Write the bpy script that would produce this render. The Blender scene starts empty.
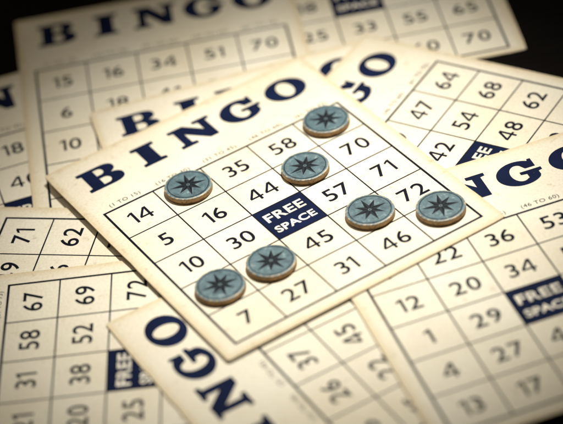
import bpy, math, random
from mathutils import Vector, Matrix
MM=0.001
CW,CH0,HV=25.0,22.44,-1.637
scene=bpy.context.scene
col=scene.collection
scene.view_settings.view_transform='Standard'
scene.view_settings.look='None'
scene.view_settings.exposure=0
U0,U1=-2.82,2.82
XL,XR=U0*CW,U1*CW
def yext(CH): return -(HV-2)*CH+.83*CH0, -2*CH-.81*CH0
TH=.7

# ------------------------------------------------------------ materials
def new_mat(name):
    m=bpy.data.materials.new(name); m.use_nodes=True
    nt=m.node_tree; b=nt.nodes['Principled BSDF']
    return m,nt,b
def paper_mat(name,base,seed,toned=True,CH=CH0):
    YT,YB=yext(CH)
    m,nt,b=new_mat(name); N=nt.nodes.new; L=nt.links.new
    def math_(op,a,c=None):
        n=N('ShaderNodeMath'); n.operation=op
        for i,v in enumerate((a,c)):
            if v is None: continue
            if isinstance(v,(int,float)): n.inputs[i].default_value=v
            else: L(v,n.inputs[i])
        return n.outputs[0]
    def mul(a,c,f=1.0):
        mx=N('ShaderNodeMix'); mx.data_type='RGBA'; mx.blend_type='MULTIPLY'; mx.inputs[0].default_value=f
        L(a,mx.inputs[6]); L(c,mx.inputs[7]); return mx.outputs[2]
    tc=N('ShaderNodeTexCoord'); mp=N('ShaderNodeMapping'); mp.inputs['Location'].default_value=(seed*1.7,seed*.9,0)
    L(tc.outputs['Object'],mp.inputs['Vector'])
    n1=N('ShaderNodeTexNoise'); n1.inputs['Scale'].default_value=22; n1.inputs['Detail'].default_value=6
    n2=N('ShaderNodeTexNoise'); n2.inputs['Scale'].default_value=900; n2.inputs['Detail'].default_value=4
    n3=N('ShaderNodeTexNoise'); n3.inputs['Scale'].default_value=170; n3.inputs['Detail'].default_value=8; n3.inputs['Roughness'].default_value=.75
    for n in (n1,n2,n3): L(mp.outputs[0],n.inputs['Vector'])
    r1=N('ShaderNodeValToRGB'); r1.color_ramp.elements[0].position=.35; r1.color_ramp.elements[1].position=.72
    d=[c*k for c,k in zip(base,(.90,.86,.77))]
    r1.color_ramp.elements[0].color=(*base,1); r1.color_ramp.elements[1].color=(*d,1)
    L(n1.outputs['Fac'],r1.inputs['Fac'])
    r3=N('ShaderNodeValToRGB'); r3.color_ramp.elements[0].position=.30; r3.color_ramp.elements[1].position=.43
    r3.color_ramp.elements[0].color=(.58,.48,.34,1); r3.color_ramp.elements[1].color=(1,1,1,1)
    L(n3.outputs['Fac'],r3.inputs['Fac'])
    c=mul(r1.outputs[0],r3.outputs[0],.6)
    r2=N('ShaderNodeMapRange'); r2.inputs[1].default_value=.3; r2.inputs[2].default_value=.7; r2.inputs[3].default_value=.89; r2.inputs[4].default_value=1.05
    L(n2.outputs['Fac'],r2.inputs[0]); c=mul(c,r2.outputs[0])
    if toned:
        sp=N('ShaderNodeSeparateXYZ'); L(tc.outputs['Object'],sp.inputs[0])
        dx=math_('SUBTRACT',XR*MM,math_('ABSOLUTE',sp.outputs[0]))
        dy=math_('SUBTRACT',(YT-YB)/2*MM,math_('ABSOLUTE',math_('SUBTRACT',sp.outputs[1],(YT+YB)/2*MM)))
        dd=math_('MINIMUM',dx,dy)
        dd=math_('ADD',dd,math_('MULTIPLY',math_('SUBTRACT',n3.outputs['Fac'],.5),.004))
        dd=math_('ADD',dd,math_('MULTIPLY',math_('SUBTRACT',n1.outputs['Fac'],.5),.005))
        re=N('ShaderNodeValToRGB'); re.color_ramp.elements[0].position=0; re.color_ramp.elements[1].position=.0045
        re.color_ramp.elements[0].color=(.84,.75,.60,1); re.color_ramp.elements[1].color=(1,1,1,1)
        L(dd,re.inputs[0]); c=mul(c,re.outputs[0])
    L(c,b.inputs['Base Color'])
    b.inputs['Roughness'].default_value=.55; b.inputs['Specular IOR Level'].default_value=.25
    bp=N('ShaderNodeBump'); bp.inputs['Strength'].default_value=.3; bp.inputs['Distance'].default_value=.0002
    L(n2.outputs['Fac'],bp.inputs['Height']); L(bp.outputs[0],b.inputs['Normal'])
    return m
def ink_mat(name,base,worn=(.40,.37,.33),amount=.38,rough=.6,spec=.05):
    m,nt,b=new_mat(name); N=nt.nodes.new; L=nt.links.new
    tc=N('ShaderNodeTexCoord')
    n=N('ShaderNodeTexNoise'); n.inputs['Scale'].default_value=700; n.inputs['Detail'].default_value=6; n.inputs['Roughness'].default_value=.7
    n2=N('ShaderNodeTexNoise'); n2.inputs['Scale'].default_value=60; n2.inputs['Detail'].default_value=3
    L(tc.outputs['Object'],n.inputs['Vector']); L(tc.outputs['Object'],n2.inputs['Vector'])
    r=N('ShaderNodeValToRGB'); r.color_ramp.elements[0].position=amount-.06; r.color_ramp.elements[1].position=amount
    r.color_ramp.elements[0].color=(*worn,1); r.color_ramp.elements[1].color=(*base,1)
    L(n.outputs['Fac'],r.inputs['Fac'])
    r2=N('ShaderNodeMapRange'); r2.inputs[1].default_value=.3; r2.inputs[2].default_value=.7; r2.inputs[3].default_value=.75; r2.inputs[4].default_value=1.4
    L(n2.outputs['Fac'],r2.inputs[0])
    mx=N('ShaderNodeMix'); mx.data_type='RGBA'; mx.blend_type='MULTIPLY'; mx.inputs[0].default_value=1
    L(r.outputs[0],mx.inputs[6]); L(r2.outputs[0],mx.inputs[7]); L(mx.outputs[2],b.inputs['Base Color'])
    b.inputs['Roughness'].default_value=rough; b.inputs['Specular IOR Level'].default_value=spec
    return m
CHB=26.5
ORDER='GFEBHCIDJA'
papers=[paper_mat('aged_cream_card',(.855,.80,.665),s,True,CHB if ORDER[s] in 'BEG' else CH0) for s in range(10)]
edge_m=paper_mat('card_edge_pulp',(.42,.35,.25),3,False)
navy=ink_mat('navy_ink',(.003,.008,.036),amount=.32)
black=ink_mat('blue_black_ink',(.004,.005,.012),amount=.33)
cream=ink_mat('cream_reverse_print',(.78,.73,.62),(.3,.3,.35),.30)
m,nt,b=new_mat('dark_wood_top'); N=nt.nodes.new; L=nt.links.new
tc=N('ShaderNodeTexCoord'); mp=N('ShaderNodeMapping'); mp.inputs['Scale'].default_value=(1,9,1); n=N('ShaderNodeTexNoise'); n.inputs['Scale'].default_value=25; n.inputs['Detail'].default_value=8
L(tc.outputs['Object'],mp.inputs[0]); L(mp.outputs[0],n.inputs['Vector'])
r=N('ShaderNodeValToRGB'); r.color_ramp.elements[0].color=(.002,.0018,.0016,1); r.color_ramp.elements[1].color=(.007,.0055,.0045,1)
L(n.outputs['Fac'],r.inputs[0]); L(r.outputs[0],b.inputs['Base Color']); b.inputs['Roughness'].default_value=.8; b.inputs['Specular IOR Level'].default_value=.03
table_m=m
def token_top_mat():
    m,nt,b=new_mat('blue_grey_paint'); N=nt.nodes.new; L=nt.links.new
    tc=N('ShaderNodeTexCoord'); oi=N('ShaderNodeObjectInfo')
    mp=N('ShaderNodeMapping'); L(tc.outputs['Object'],mp.inputs[0])
    cb=N('ShaderNodeCombineXYZ'); L(oi.outputs['Random'],cb.inputs[0]); L(oi.outputs['Random'],cb.inputs[1]); L(cb.outputs[0],mp.inputs['Location'])
    n=N('ShaderNodeTexNoise'); n.inputs['Scale'].default_value=220; n.inputs['Detail'].default_value=9; n.inputs['Roughness'].default_value=.85
    L(mp.outputs[0],n.inputs['Vector'])
    r=N('ShaderNodeValToRGB'); e=r.color_ramp.elements
    e[0].position=.36; e[0].color=(.014,.032,.042,1); e[1].position=.64; e[1].color=(.33,.40,.39,1)
    x=r.color_ramp.elements.new(.45); x.color=(.058,.110,.132,1)
    x=r.color_ramp.elements.new(.57); x.color=(.100,.172,.196,1)
    L(n.outputs['Fac'],r.inputs[0]); L(r.outputs[0],b.inputs['Base Color'])
    b.inputs['Roughness'].default_value=.42; b.inputs['Specular IOR Level'].default_value=.35
    bp=N('ShaderNodeBump'); bp.inputs['Strength'].default_value=.5; bp.inputs['Distance'].default_value=.0003
    L(n.outputs['Fac'],bp.inputs['Height']); L(bp.outputs[0],b.inputs['Normal'])
    return m
tok_top=token_top_mat()
tok_side=ink_mat('tan_pressed_wood',(.38,.235,.11),(.12,.07,.035),.46,.6,.3)
tok_rim=ink_mat('worn_marker_rim',(.13,.19,.21),(.52,.40,.25),.53,.45,.4)
tok_ink=ink_mat('dark_stamp_ink',(.002,.003,.005),(.05,.07,.08),.29,.5,.1)
tok_ink2=ink_mat('faded_stamp_ink',(.011,.019,.026),(.08,.11,.12),.34,.5,.12)
tok_edge=ink_mat('pale_outline',(.15,.22,.24),(.10,.15,.16),.40,.45,.3)

# ------------------------------------------------------------ 2D shapes
def mesh_from_curve(cu):
    ob=bpy.data.objects.new('temporary',cu); col.objects.link(ob)
    dg=bpy.context.evaluated_depsgraph_get(); dg.update()
    me=ob.evaluated_get(dg).to_mesh()
    vs=[(v.co.x,v.co.y) for v in me.vertices]; fs=[tuple(p.vertices) for p in me.polygons]
    out=[]
    for f in fs:
        a=sum(vs[f[i]][0]*vs[f[(i+1)%len(f)]][1]-vs[f[(i+1)%len(f)]][0]*vs[f[i]][1] for i in range(len(f)))
        out.append(f if a>0 else f[::-1])
    ob.evaluated_get(dg).to_mesh_clear()
    bpy.data.objects.remove(ob); bpy.data.curves.remove(cu)
    return vs,out
cache={}
def text_shape(s,h,bold=.0,sx=1.0,space=1.0):
    k=(s,h,bold,sx,space)
    if k in cache: return cache[k]
    cu=bpy.data.curves.new('t','FONT'); cu.body=s; cu.size=1; cu.offset=bold; cu.resolution_u=4; cu.space_character=space
    vs,fs=mesh_from_curve(cu)
    x0=min(v[0] for v in vs);x1=max(v[0] for v in vs);y0=min(v[1] for v in vs);y1=max(v[1] for v in vs)
    if '(' in s: y0,y1=y0*.2,y1
    k2=h/(y1-y0)
    vs=[((v[0]-(x0+x1)/2)*k2*sx,(v[1]-(y0+y1)/2)*k2) for v in vs]
    cache[k]=(vs,fs); return cache[k]
def poly_shape(loops):
    cu=bpy.data.curves.new('p','CURVE'); cu.dimensions='2D'; cu.fill_mode='BOTH'
    for lp in loops:
        sp=cu.splines.new('POLY'); sp.points.add(len(lp)-1)
        for p,q in zip(sp.points,lp): p.co=(q[0],q[1],0,1)
        sp.use_cyclic_u=True
    return mesh_from_curve(cu)
DIG={}
def digit(ch):
    if ch in DIG: return DIG[ch]
    if ch=='4':
        vs,fs=poly_shape([[(.48,0),(.62,0),(.62,.23),(.75,.23),(.75,.35),(.62,.35),(.62,1),(.44,1),(0,.36),(0,.23),(.48,.23)],[(.48,.35),(.48,.82),(.155,.35)]])
        w=.75
    elif ch=='1':
        vs,fs=poly_shape([[(.20,0),(.345,0),(.345,1),(.22,1),(.0,.86),(.0,.73),(.20,.84)]]); w=.345
    else:
        cu=bpy.data.curves.new('t','FONT'); cu.body=ch; cu.size=1; cu.offset=.009; cu.resolution_u=5
        vs,fs=mesh_from_curve(cu)
        x0=min(v[0] for v in vs);x1=max(v[0] for v in vs);y0=min(v[1] for v in vs);y1=max(v[1] for v in vs)
        k=1/(y1-y0); vs=[((v[0]-x0)*k*1.04,(v[1]-y0)*k) for v in vs]; w=(x1-x0)*k*1.04
    DIG[ch]=(vs,fs,w); return DIG[ch]
def number_shape(s,h):
    V=[];Fc=[];x=0
    for i,ch in enumerate(s):
        vs,fs,w=digit(ch); b=len(V)
        if i: x+=.16
        V+=[(v[0]+x,v[1]) for v in vs]; Fc+=[tuple(b+j for j in f) for f in fs]; x+=w
    return [((a-x/2)*h,(c-.5)*h) for a,c in V],Fc
def arc(cx,cy,rx,ry,a0,a1,n=26,pw=1.0):
    o=[]
    for i in range(n+1):
        a=math.radians(a0+(a1-a0)*i/n); c,s=math.cos(a),math.sin(a)
        o.append((cx+rx*math.copysign(abs(c)**pw,c),cy+ry*math.copysign(abs(s)**pw,s)))
    return o
LET={}
Bo=[(0,0)]+arc(.66,.27,.39,.27,-90,70,14,.85)+arc(.64,.76,.34,.24,-50,90,12,.85)+[(0,1),(0,.87),(.11,.84),(.11,.16),(0,.13)]
LET['B']=(poly_shape([Bo,[(.44,.13)]+arc(.57,.285,.13,.155,-90,90,8)+[(.44,.44)],[(.44,.59)]+arc(.56,.73,.11,.14,-90,90,8)+[(.44,.87)]]),1.04)
LET['I']=(poly_shape([[(0,0),(.66,0),(.66,.13),(.53,.16),(.53,.84),(.66,.87),(.66,1),(0,1),(0,.87),(.13,.84),(.13,.16),(0,.13)]]),.66)
LET['N']=(poly_shape([[(0,0),(.48,0),(.48,.13),(.35,.16),(.35,.60),(.82,0),(1.08,0),(1.08,.84),(1.2,.87),(1.2,1),(.72,1),(.72,.87),(.86,.84),(.86,.48),(.46,1),(0,1),(0,.87),(.13,.84),(.13,.16),(0,.13)]]),1.2)
LET['O']=(poly_shape([arc(.56,.5,.57,.54,0,351,40),arc(.56,.5,.22,.36,0,351,30)]),1.12)
LET['G']=(poly_shape([arc(.56,.5,.57,.54,52,318,34)+[(1.02,.22),(1.02,.38),(1.12,.41),(1.12,.53),(.57,.53),(.57,.41),(.72,.38),(.72,.22)]+arc(.56,.5,.22,.36,300,60,26)+[(.76,.63),(1.02,.63),(1.02,1.0),(.93,1.0)]]),1.12)

class Flat:
    def __init__(s): s.v=[];s.f=[];s.m=[]
    def add(s,shape,x,y,z,mat,scx=1,scy=1,ox=0,oy=0):
        vs,fs=shape; b=len(s.v)
        s.v+=[((v[0]-ox)*scx+x,(v[1]-oy)*scy+y,z) for v in vs]
        s.f+=[tuple(b+i for i in f) for f in fs]; s.m+=[mat]*len(fs)
    def quad(s,x0,y0,x1,y1,z,mat):
        s.add(([(x0,y0),(x1,y0),(x1,y1),(x0,y1)],[(0,1,2,3)]),0,0,z,mat)
    def obj(s,name,mats):
        me=bpy.data.meshes.new(name)
        me.from_pydata([(x*MM,y*MM,z*MM) for x,y,z in s.v],[],s.f)
        for m in mats: me.materials.append(m)
        me.polygons.foreach_set('material_index',s.m); me.update()
        o=bpy.data.objects.new(name,me); col.objects.link(o); return o

RANGES=["(1 TO 15)","(16 TO 30)","(31 TO 45)","(46 TO 60)","(61 TO 75)"]
def card(x,y,rot,ztop,nums,pi,label,CH=CH0):
    YT,YB=yext(CH)
    rnd=random.Random(pi+5)
    r=1.5; out=[]
    for q,(cx,cy,a) in enumerate(((XR-r,YT-r,0),(XL+r,YT-r,90),(XL+r,YB+r,180),(XR-r,YB+r,270))):
        w=.5*rnd.random()
        for i in range(6):
            t=math.radians(a+i*18); out.append((cx+(r-w)*math.cos(t),cy+(r-w)*math.sin(t),math.cos(t),math.sin(t)))
        nx=[(-1,0),(0,-1),(1,0),(0,1)][q]; nrm=[(0,1),(-1,0),(0,-1),(1,0)][q]
        p0=[(XR-r,YT),(XL,YT-r),(XL+r,YB),(XR,YB+r)][q]
        length=(XR-XL-2*r) if q%2==0 else (YT-YB-2*r)
        for i in range(1,24):
            k=i/24*length; jj=-abs(rnd.gauss(0,.07))-(.3 if rnd.random()<.06 else 0)
            out.append((p0[0]+nx[0]*k+nrm[0]*jj,p0[1]+nx[1]*k+nrm[1]*jj,nrm[0],nrm[1]))
    n=len(out); V=[];F=[];M=[]
    prof=[(-.07,0),(0,-.07),(0,-TH+.08),(-.08,-TH)]
    for off,zz in prof:
        for px,py,nx,ny in out: V.append((px+nx*off,py+ny*off,zz))
    for k in range(3):
        for i in range(n):
            j=(i+1)%n; F.append((k*n+i,(k+1)*n+i,(k+1)*n+j,k*n+j)); M.append(0 if k==0 else 1)
    F.append(tuple(range(n))); M.append(0)
    F.append(tuple(reversed(range(3*n,4*n)))); M.append(0)
    me=bpy.data.meshes.new('bingo_card')
    me.from_pydata([(a*MM,b*MM,c*MM) for a,b,c in V],[],F)
    me.materials.append(papers[pi]); me.materials.append(edge_m)
    me.polygons.foreach_set('material_index',M); me.update()
    c=bpy.data.objects.new('bingo_card',me); col.objects.link(c)
    c.location=(x*MM,y*MM,ztop*MM); c.rotation_euler=(0,0,math.radians(rot))
    c['label']=label; c['category']='bingo card'; c['group']='vintage bingo cards spread on the table'
    z=.04
    T=Flat(); H=16.2*CH/CH0
    for i,ch in enumerate('BINGO'):
        sh,w=LET[ch]; T.add(sh,(i-2)*CW,-(HV-2)*CH,z,0,16.2*1.13,H,w/2,.5)
    for i,s in enumerate(RANGES):
        T.add(text_shape(s,2.5,.0,1.05,1.1),(i-2)*CW,-(-.66-2)*CH,z,1)
    t=T.obj('title_lettering',[navy,black]); t.parent=c
    G=Flat(); lw=.33; gx=[(i-2.5)*CW for i in range(6)]; gy=[(2.5-i)*CH for i in range(6)]
    for i in range(6):
        w=.55 if i in(0,5) else lw
        G.quad(gx[i]-w,gy[5]-.55,gx[i]+w,gy[0]+.55,z,0)
    for j in range(6):
        w=.55 if j in(0,5) else lw
        for i in range(5):
            wl=.55 if i==0 else lw; wr=.55 if i==4 else lw
            G.quad(gx[i]+wl,gy[j]-w,gx[i+1]-wr,gy[j]+w,z,0)
    for rr,row in enumerate(nums):
        for cc,v in enumerate(row):
            if rr==2 and cc==2: continue
            G.add(number_shape(str(v),8.7),(cc-2)*CW,(2-rr)*CH,z,1)
    g=G.obj('number_grid',[black,black]); g.parent=c
    S=Flat(); S.quad(-.5*CW+lw,-.5*CH+lw,.5*CW-lw,.5*CH-lw,z,0)
    S.add(text_shape('FREE',5.9,.028,1.14,1.1),0,.19*CH,z+.03,1)
    S.add(text_shape('SPACE',4.8,.028,1.08,1.06),0,-.22*CH,z+.03,1)
    s_=S.obj('free_space_square',[navy,cream]); s_.parent=c
    return c
F='*'
P={'A':(3.29,-11.62,27.03),'D':(92.67,6.78,54.11),'J':(99.8,-91.6,13.13),'H':(-69.29,-89.77,86.20),'B':(-42.5,76.0,3.0),'F':(-85.5,-49.5,74.20),'I':(40.02,-82.18,114.87),'E':(53.0,160.0,3.4),'C':(4.3,9.4,10.5),'G':(-109.0,26.5,12.0)}
Z0={'A':6.5,'D':4.3,'J':5.4,'H':2.1,'B':2.1,'F':1,'I':3.2,'E':1,'C':3.2,'G':1}
LV={'A':7,'D':5,'J':6,'H':4,'B':2,'F':3,'I':5,'E':1,'C':4,'G':1}
Z={k:v*.78 for k,v in LV.items()}
NUM={
'A':[[14,25,35,58,67],[5,16,44,51,70],[10,30,F,57,71],[2,19,45,60,72],[7,27,31,46,63]],
'B':[[15,16,34,51,70],[6,18,41,59,66],[10,24,F,48,61],[1,29,32,50,75],[9,22,38,55,64]],
'C':[[3,21,36,49,68],[11,17,40,52,73],[8,26,F,56,62],[12,30,43,47,65],[4,19,33,60,74]],
'D':[[5,20,39,47,64],[9,28,42,54,68],[2,16,F,48,62],[13,23,31,59,75],[7,18,45,50,66]],
'E':[[6,22,37,53,61],[14,27,44,46,72],[1,18,F,57,69],[10,25,33,55,65],[3,29,41,60,70]],
'F':[[8,19,35,49,71],[12,24,40,56,62],[4,30,F,51,74],[15,17,45,58,67],[2,26,32,47,63]],
'G':[[11,21,18,50,73],[7,28,40,54,61],[13,23,F,46,68],[5,16,42,59,70],[9,25,34,57,65]],
'H':[[10,21,31,58,67],[3,20,38,52,69],[14,25,F,50,72],[6,17,43,47,64],[1,30,36,55,75]],
'I':[[5,26,37,51,66],[15,22,45,60,74],[8,19,F,48,63],[2,27,33,53,70],[11,29,41,56,61]],
'J':[[7,22,36,53,66],[12,20,34,50,61],[1,29,F,56,75],[4,27,40,49,68],[13,17,32,58,63]],
}
LAB={
'A':'cream bingo card with navy title on top, carrying seven markers',
'B':'aged cream bingo card with 15 and 70 beside bare tabletop',
'C':'cream bingo card with two title letters peeking above marked card',
'D':'turned cream bingo card with 64 and 68 tucked under marked card',
'E':'aged cream bingo card showing last rows next to dark tabletop',
'F':'sideways cream bingo card with only one strip of numbers showing',
'G':'cream bingo card peeking out from under another card',
'H':'sideways cream bingo card with numbers 67 and 58 showing',
'I':'nearly upside-down cream bingo card with three title letters exposed',
'J':'cream bingo card with number 36 and free space showing',
}
for i,k in enumerate(ORDER):
    x,y,rt=P[k]; card(x,y-(Z[k]-Z0[k])*1.284,rt,Z[k],NUM[k],i,LAB[k],CHB if k in 'BEG' else CH0)

# ------------------------------------------------------------ markers
def marker_meshes():
    R=10.9;T=2.7;n=72
    prof=[(R-.7,T),(R-.3,T-.08),(R-.05,T-.36),(R,T-.7),(R,.5),(R-.25,.12),(R-.6,0)]
    V=[];Fc=[];M=[]
    for rr,z in prof:
        for i in range(n):
            a=2*math.pi*i/n; V.append((rr*math.cos(a),rr*math.sin(a),z))
    for k in range(len(prof)-1):
        for i in range(n):
            j=(i+1)%n; Fc.append((k*n+i,(k+1)*n+i,(k+1)*n+j,k*n+j)); M.append(2 if k<2 else 1)
    Fc.append(tuple(range(n)));M.append(0)
    Fc.append(tuple(reversed(range((len(prof)-1)*n,len(prof)*n))));M.append(1)
    me=bpy.data.meshes.new('bingo_marker'); me.from_pydata([(a*MM,b*MM,c*MM) for a,b,c in V],[],Fc)
    me.materials.append(tok_top);me.materials.append(tok_side);me.materials.append(tok_rim)
    me.polygons.foreach_set('material_index',M)
    for k,p in enumerate(me.polygons): p.use_smooth=len(p.vertices)==4
    S=Flat()
    def pt(r,a): a=math.radians(a); return (r*math.cos(a),r*math.sin(a))
    z=T+.05
    for i in range(8):
        a=i*45; R1=8.5 if i%2==0 else 7.2; h=.75
        S.add(([pt(h,a),pt(R1,a),pt(3.0,a+22.5),pt(h,a+22.5)],[(0,1,2,3)]),0,0,z,0)
        S.add(([pt(h,a-22.5),pt(3.0,a-22.5),pt(R1,a),pt(h,a)],[(0,1,2,3)]),0,0,z,1)
    pts=[pt((8.95 if i%4==0 else 7.65) if i%2==0 else 3.25,i*22.5) for i in range(16)]
    S.add(poly_shape([pts]),0,0,T+.025,2)
    S.add(poly_shape([arc(0,0,9.5,9.5,0,355,71),arc(0,0,9.15,9.15,0,355,71)]),0,0,z,0)
    S.add(poly_shape([arc(0,0,.45,.45,0,330,11)]),0,0,z,0)
    me2=bpy.data.meshes.new('star_emblem'); me2.from_pydata([(x*MM,y*MM,zz*MM) for x,y,zz in S.v],[],S.f)
    for q in (tok_ink,tok_ink2,tok_edge): me2.materials.append(q)
    me2.polygons.foreach_set('material_index',S.m); me2.update()
    return me,me2
mA,mB=marker_meshes()
TOK=[(-39.27,18.41,10),(13.56,18.73,32),(26.78,51.65,-8),(37.89,-19.91,22),(68.17,-24.90,3),(-7.64,-43.76,40),(-30.29,-54.21,15)]
TL=['beside the number 14','above the free space','on the corner above 70','beside the number 45','on the corner beside 46','above the number 27','above the number 7']
dz=Z['A']-6.5
for (x,y,a),l in zip(TOK,TL):
    o=bpy.data.objects.new('bingo_marker',mA); col.objects.link(o); o.location=(x*MM,(y-dz*1.284)*MM,(Z['A']+.08)*MM); o.rotation_euler=(0,0,math.radians(a))
    o['label']='blue-grey disc marker with dark star '+l; o['category']='bingo marker'; o['group']='star markers on the bingo card'
    s=bpy.data.objects.new('star_emblem',mB); col.objects.link(s); s.parent=o

# ------------------------------------------------------------ table
me=bpy.data.meshes.new('tabletop'); s=.9
me.from_pydata([(-s,-s,0),(s,-s,0),(s,s,0),(-s,s,0),(-s,-s,-.03),(s,-s,-.03),(s,s,-.03),(-s,s,-.03)],[],[(0,1,2,3),(7,6,5,4),(0,4,5,1),(1,5,6,2),(2,6,7,3),(3,7,4,0)])
me.materials.append(table_m)
t=bpy.data.objects.new('tabletop',me); col.objects.link(t); t['kind']='structure'; t.location=(0,0,-.00001)

# ------------------------------------------------------------ light
w=bpy.data.worlds.new('World'); scene.world=w; w.use_nodes=True
w.node_tree.nodes['Background'].inputs[0].default_value=(1.0,.78,.50,1); w.node_tree.nodes['Background'].inputs[1].default_value=.04
def aim(o,t):
    o.rotation_euler=(Vector(t)-o.location).to_track_quat('-Z','Y').to_euler()
ld=bpy.data.lights.new('key_lamp','SPOT'); ld.energy=101; ld.spot_size=math.radians(17.6); ld.spot_blend=1; ld.shadow_soft_size=.055; ld.color=(1,.965,.875)
lo=bpy.data.objects.new('key_lamp',ld); col.objects.link(lo); lo.location=(.22,.45,1.05); aim(lo,(.015,.0,0))
ld=bpy.data.lights.new('soft_lamp','AREA'); ld.energy=1.15; ld.size=.4; ld.color=(1,.90,.74)
lo=bpy.data.objects.new('soft_lamp',ld); col.objects.link(lo); lo.location=(-.45,.45,.7); aim(lo,(0,0,0))

# ------------------------------------------------------------ camera
cd=bpy.data.cameras.new('camera'); cam=bpy.data.objects.new('camera',cd); col.objects.link(cam); scene.camera=cam
p=math.radians(37.918); roll=math.radians(9.013); D=.97158
right=Vector((1,0,0)); up=Vector((0,math.sin(p),math.cos(p))); fwd=Vector((0,math.cos(p),-math.sin(p)))
r2=right*math.cos(roll)-up*math.sin(roll); u2=right*math.sin(roll)+up*math.cos(roll)
Mx=Matrix((r2,u2,-fwd)).transposed().to_4x4(); Mx.translation=-fwd*D
cam.matrix_world=Mx
cd.sensor_width=36; cd.lens=2200/563*36; cd.clip_start=.05; cd.clip_end=10
cd.dof.use_dof=True; cd.dof.focus_distance=D-.005; cd.dof.aperture_fstop=5.0
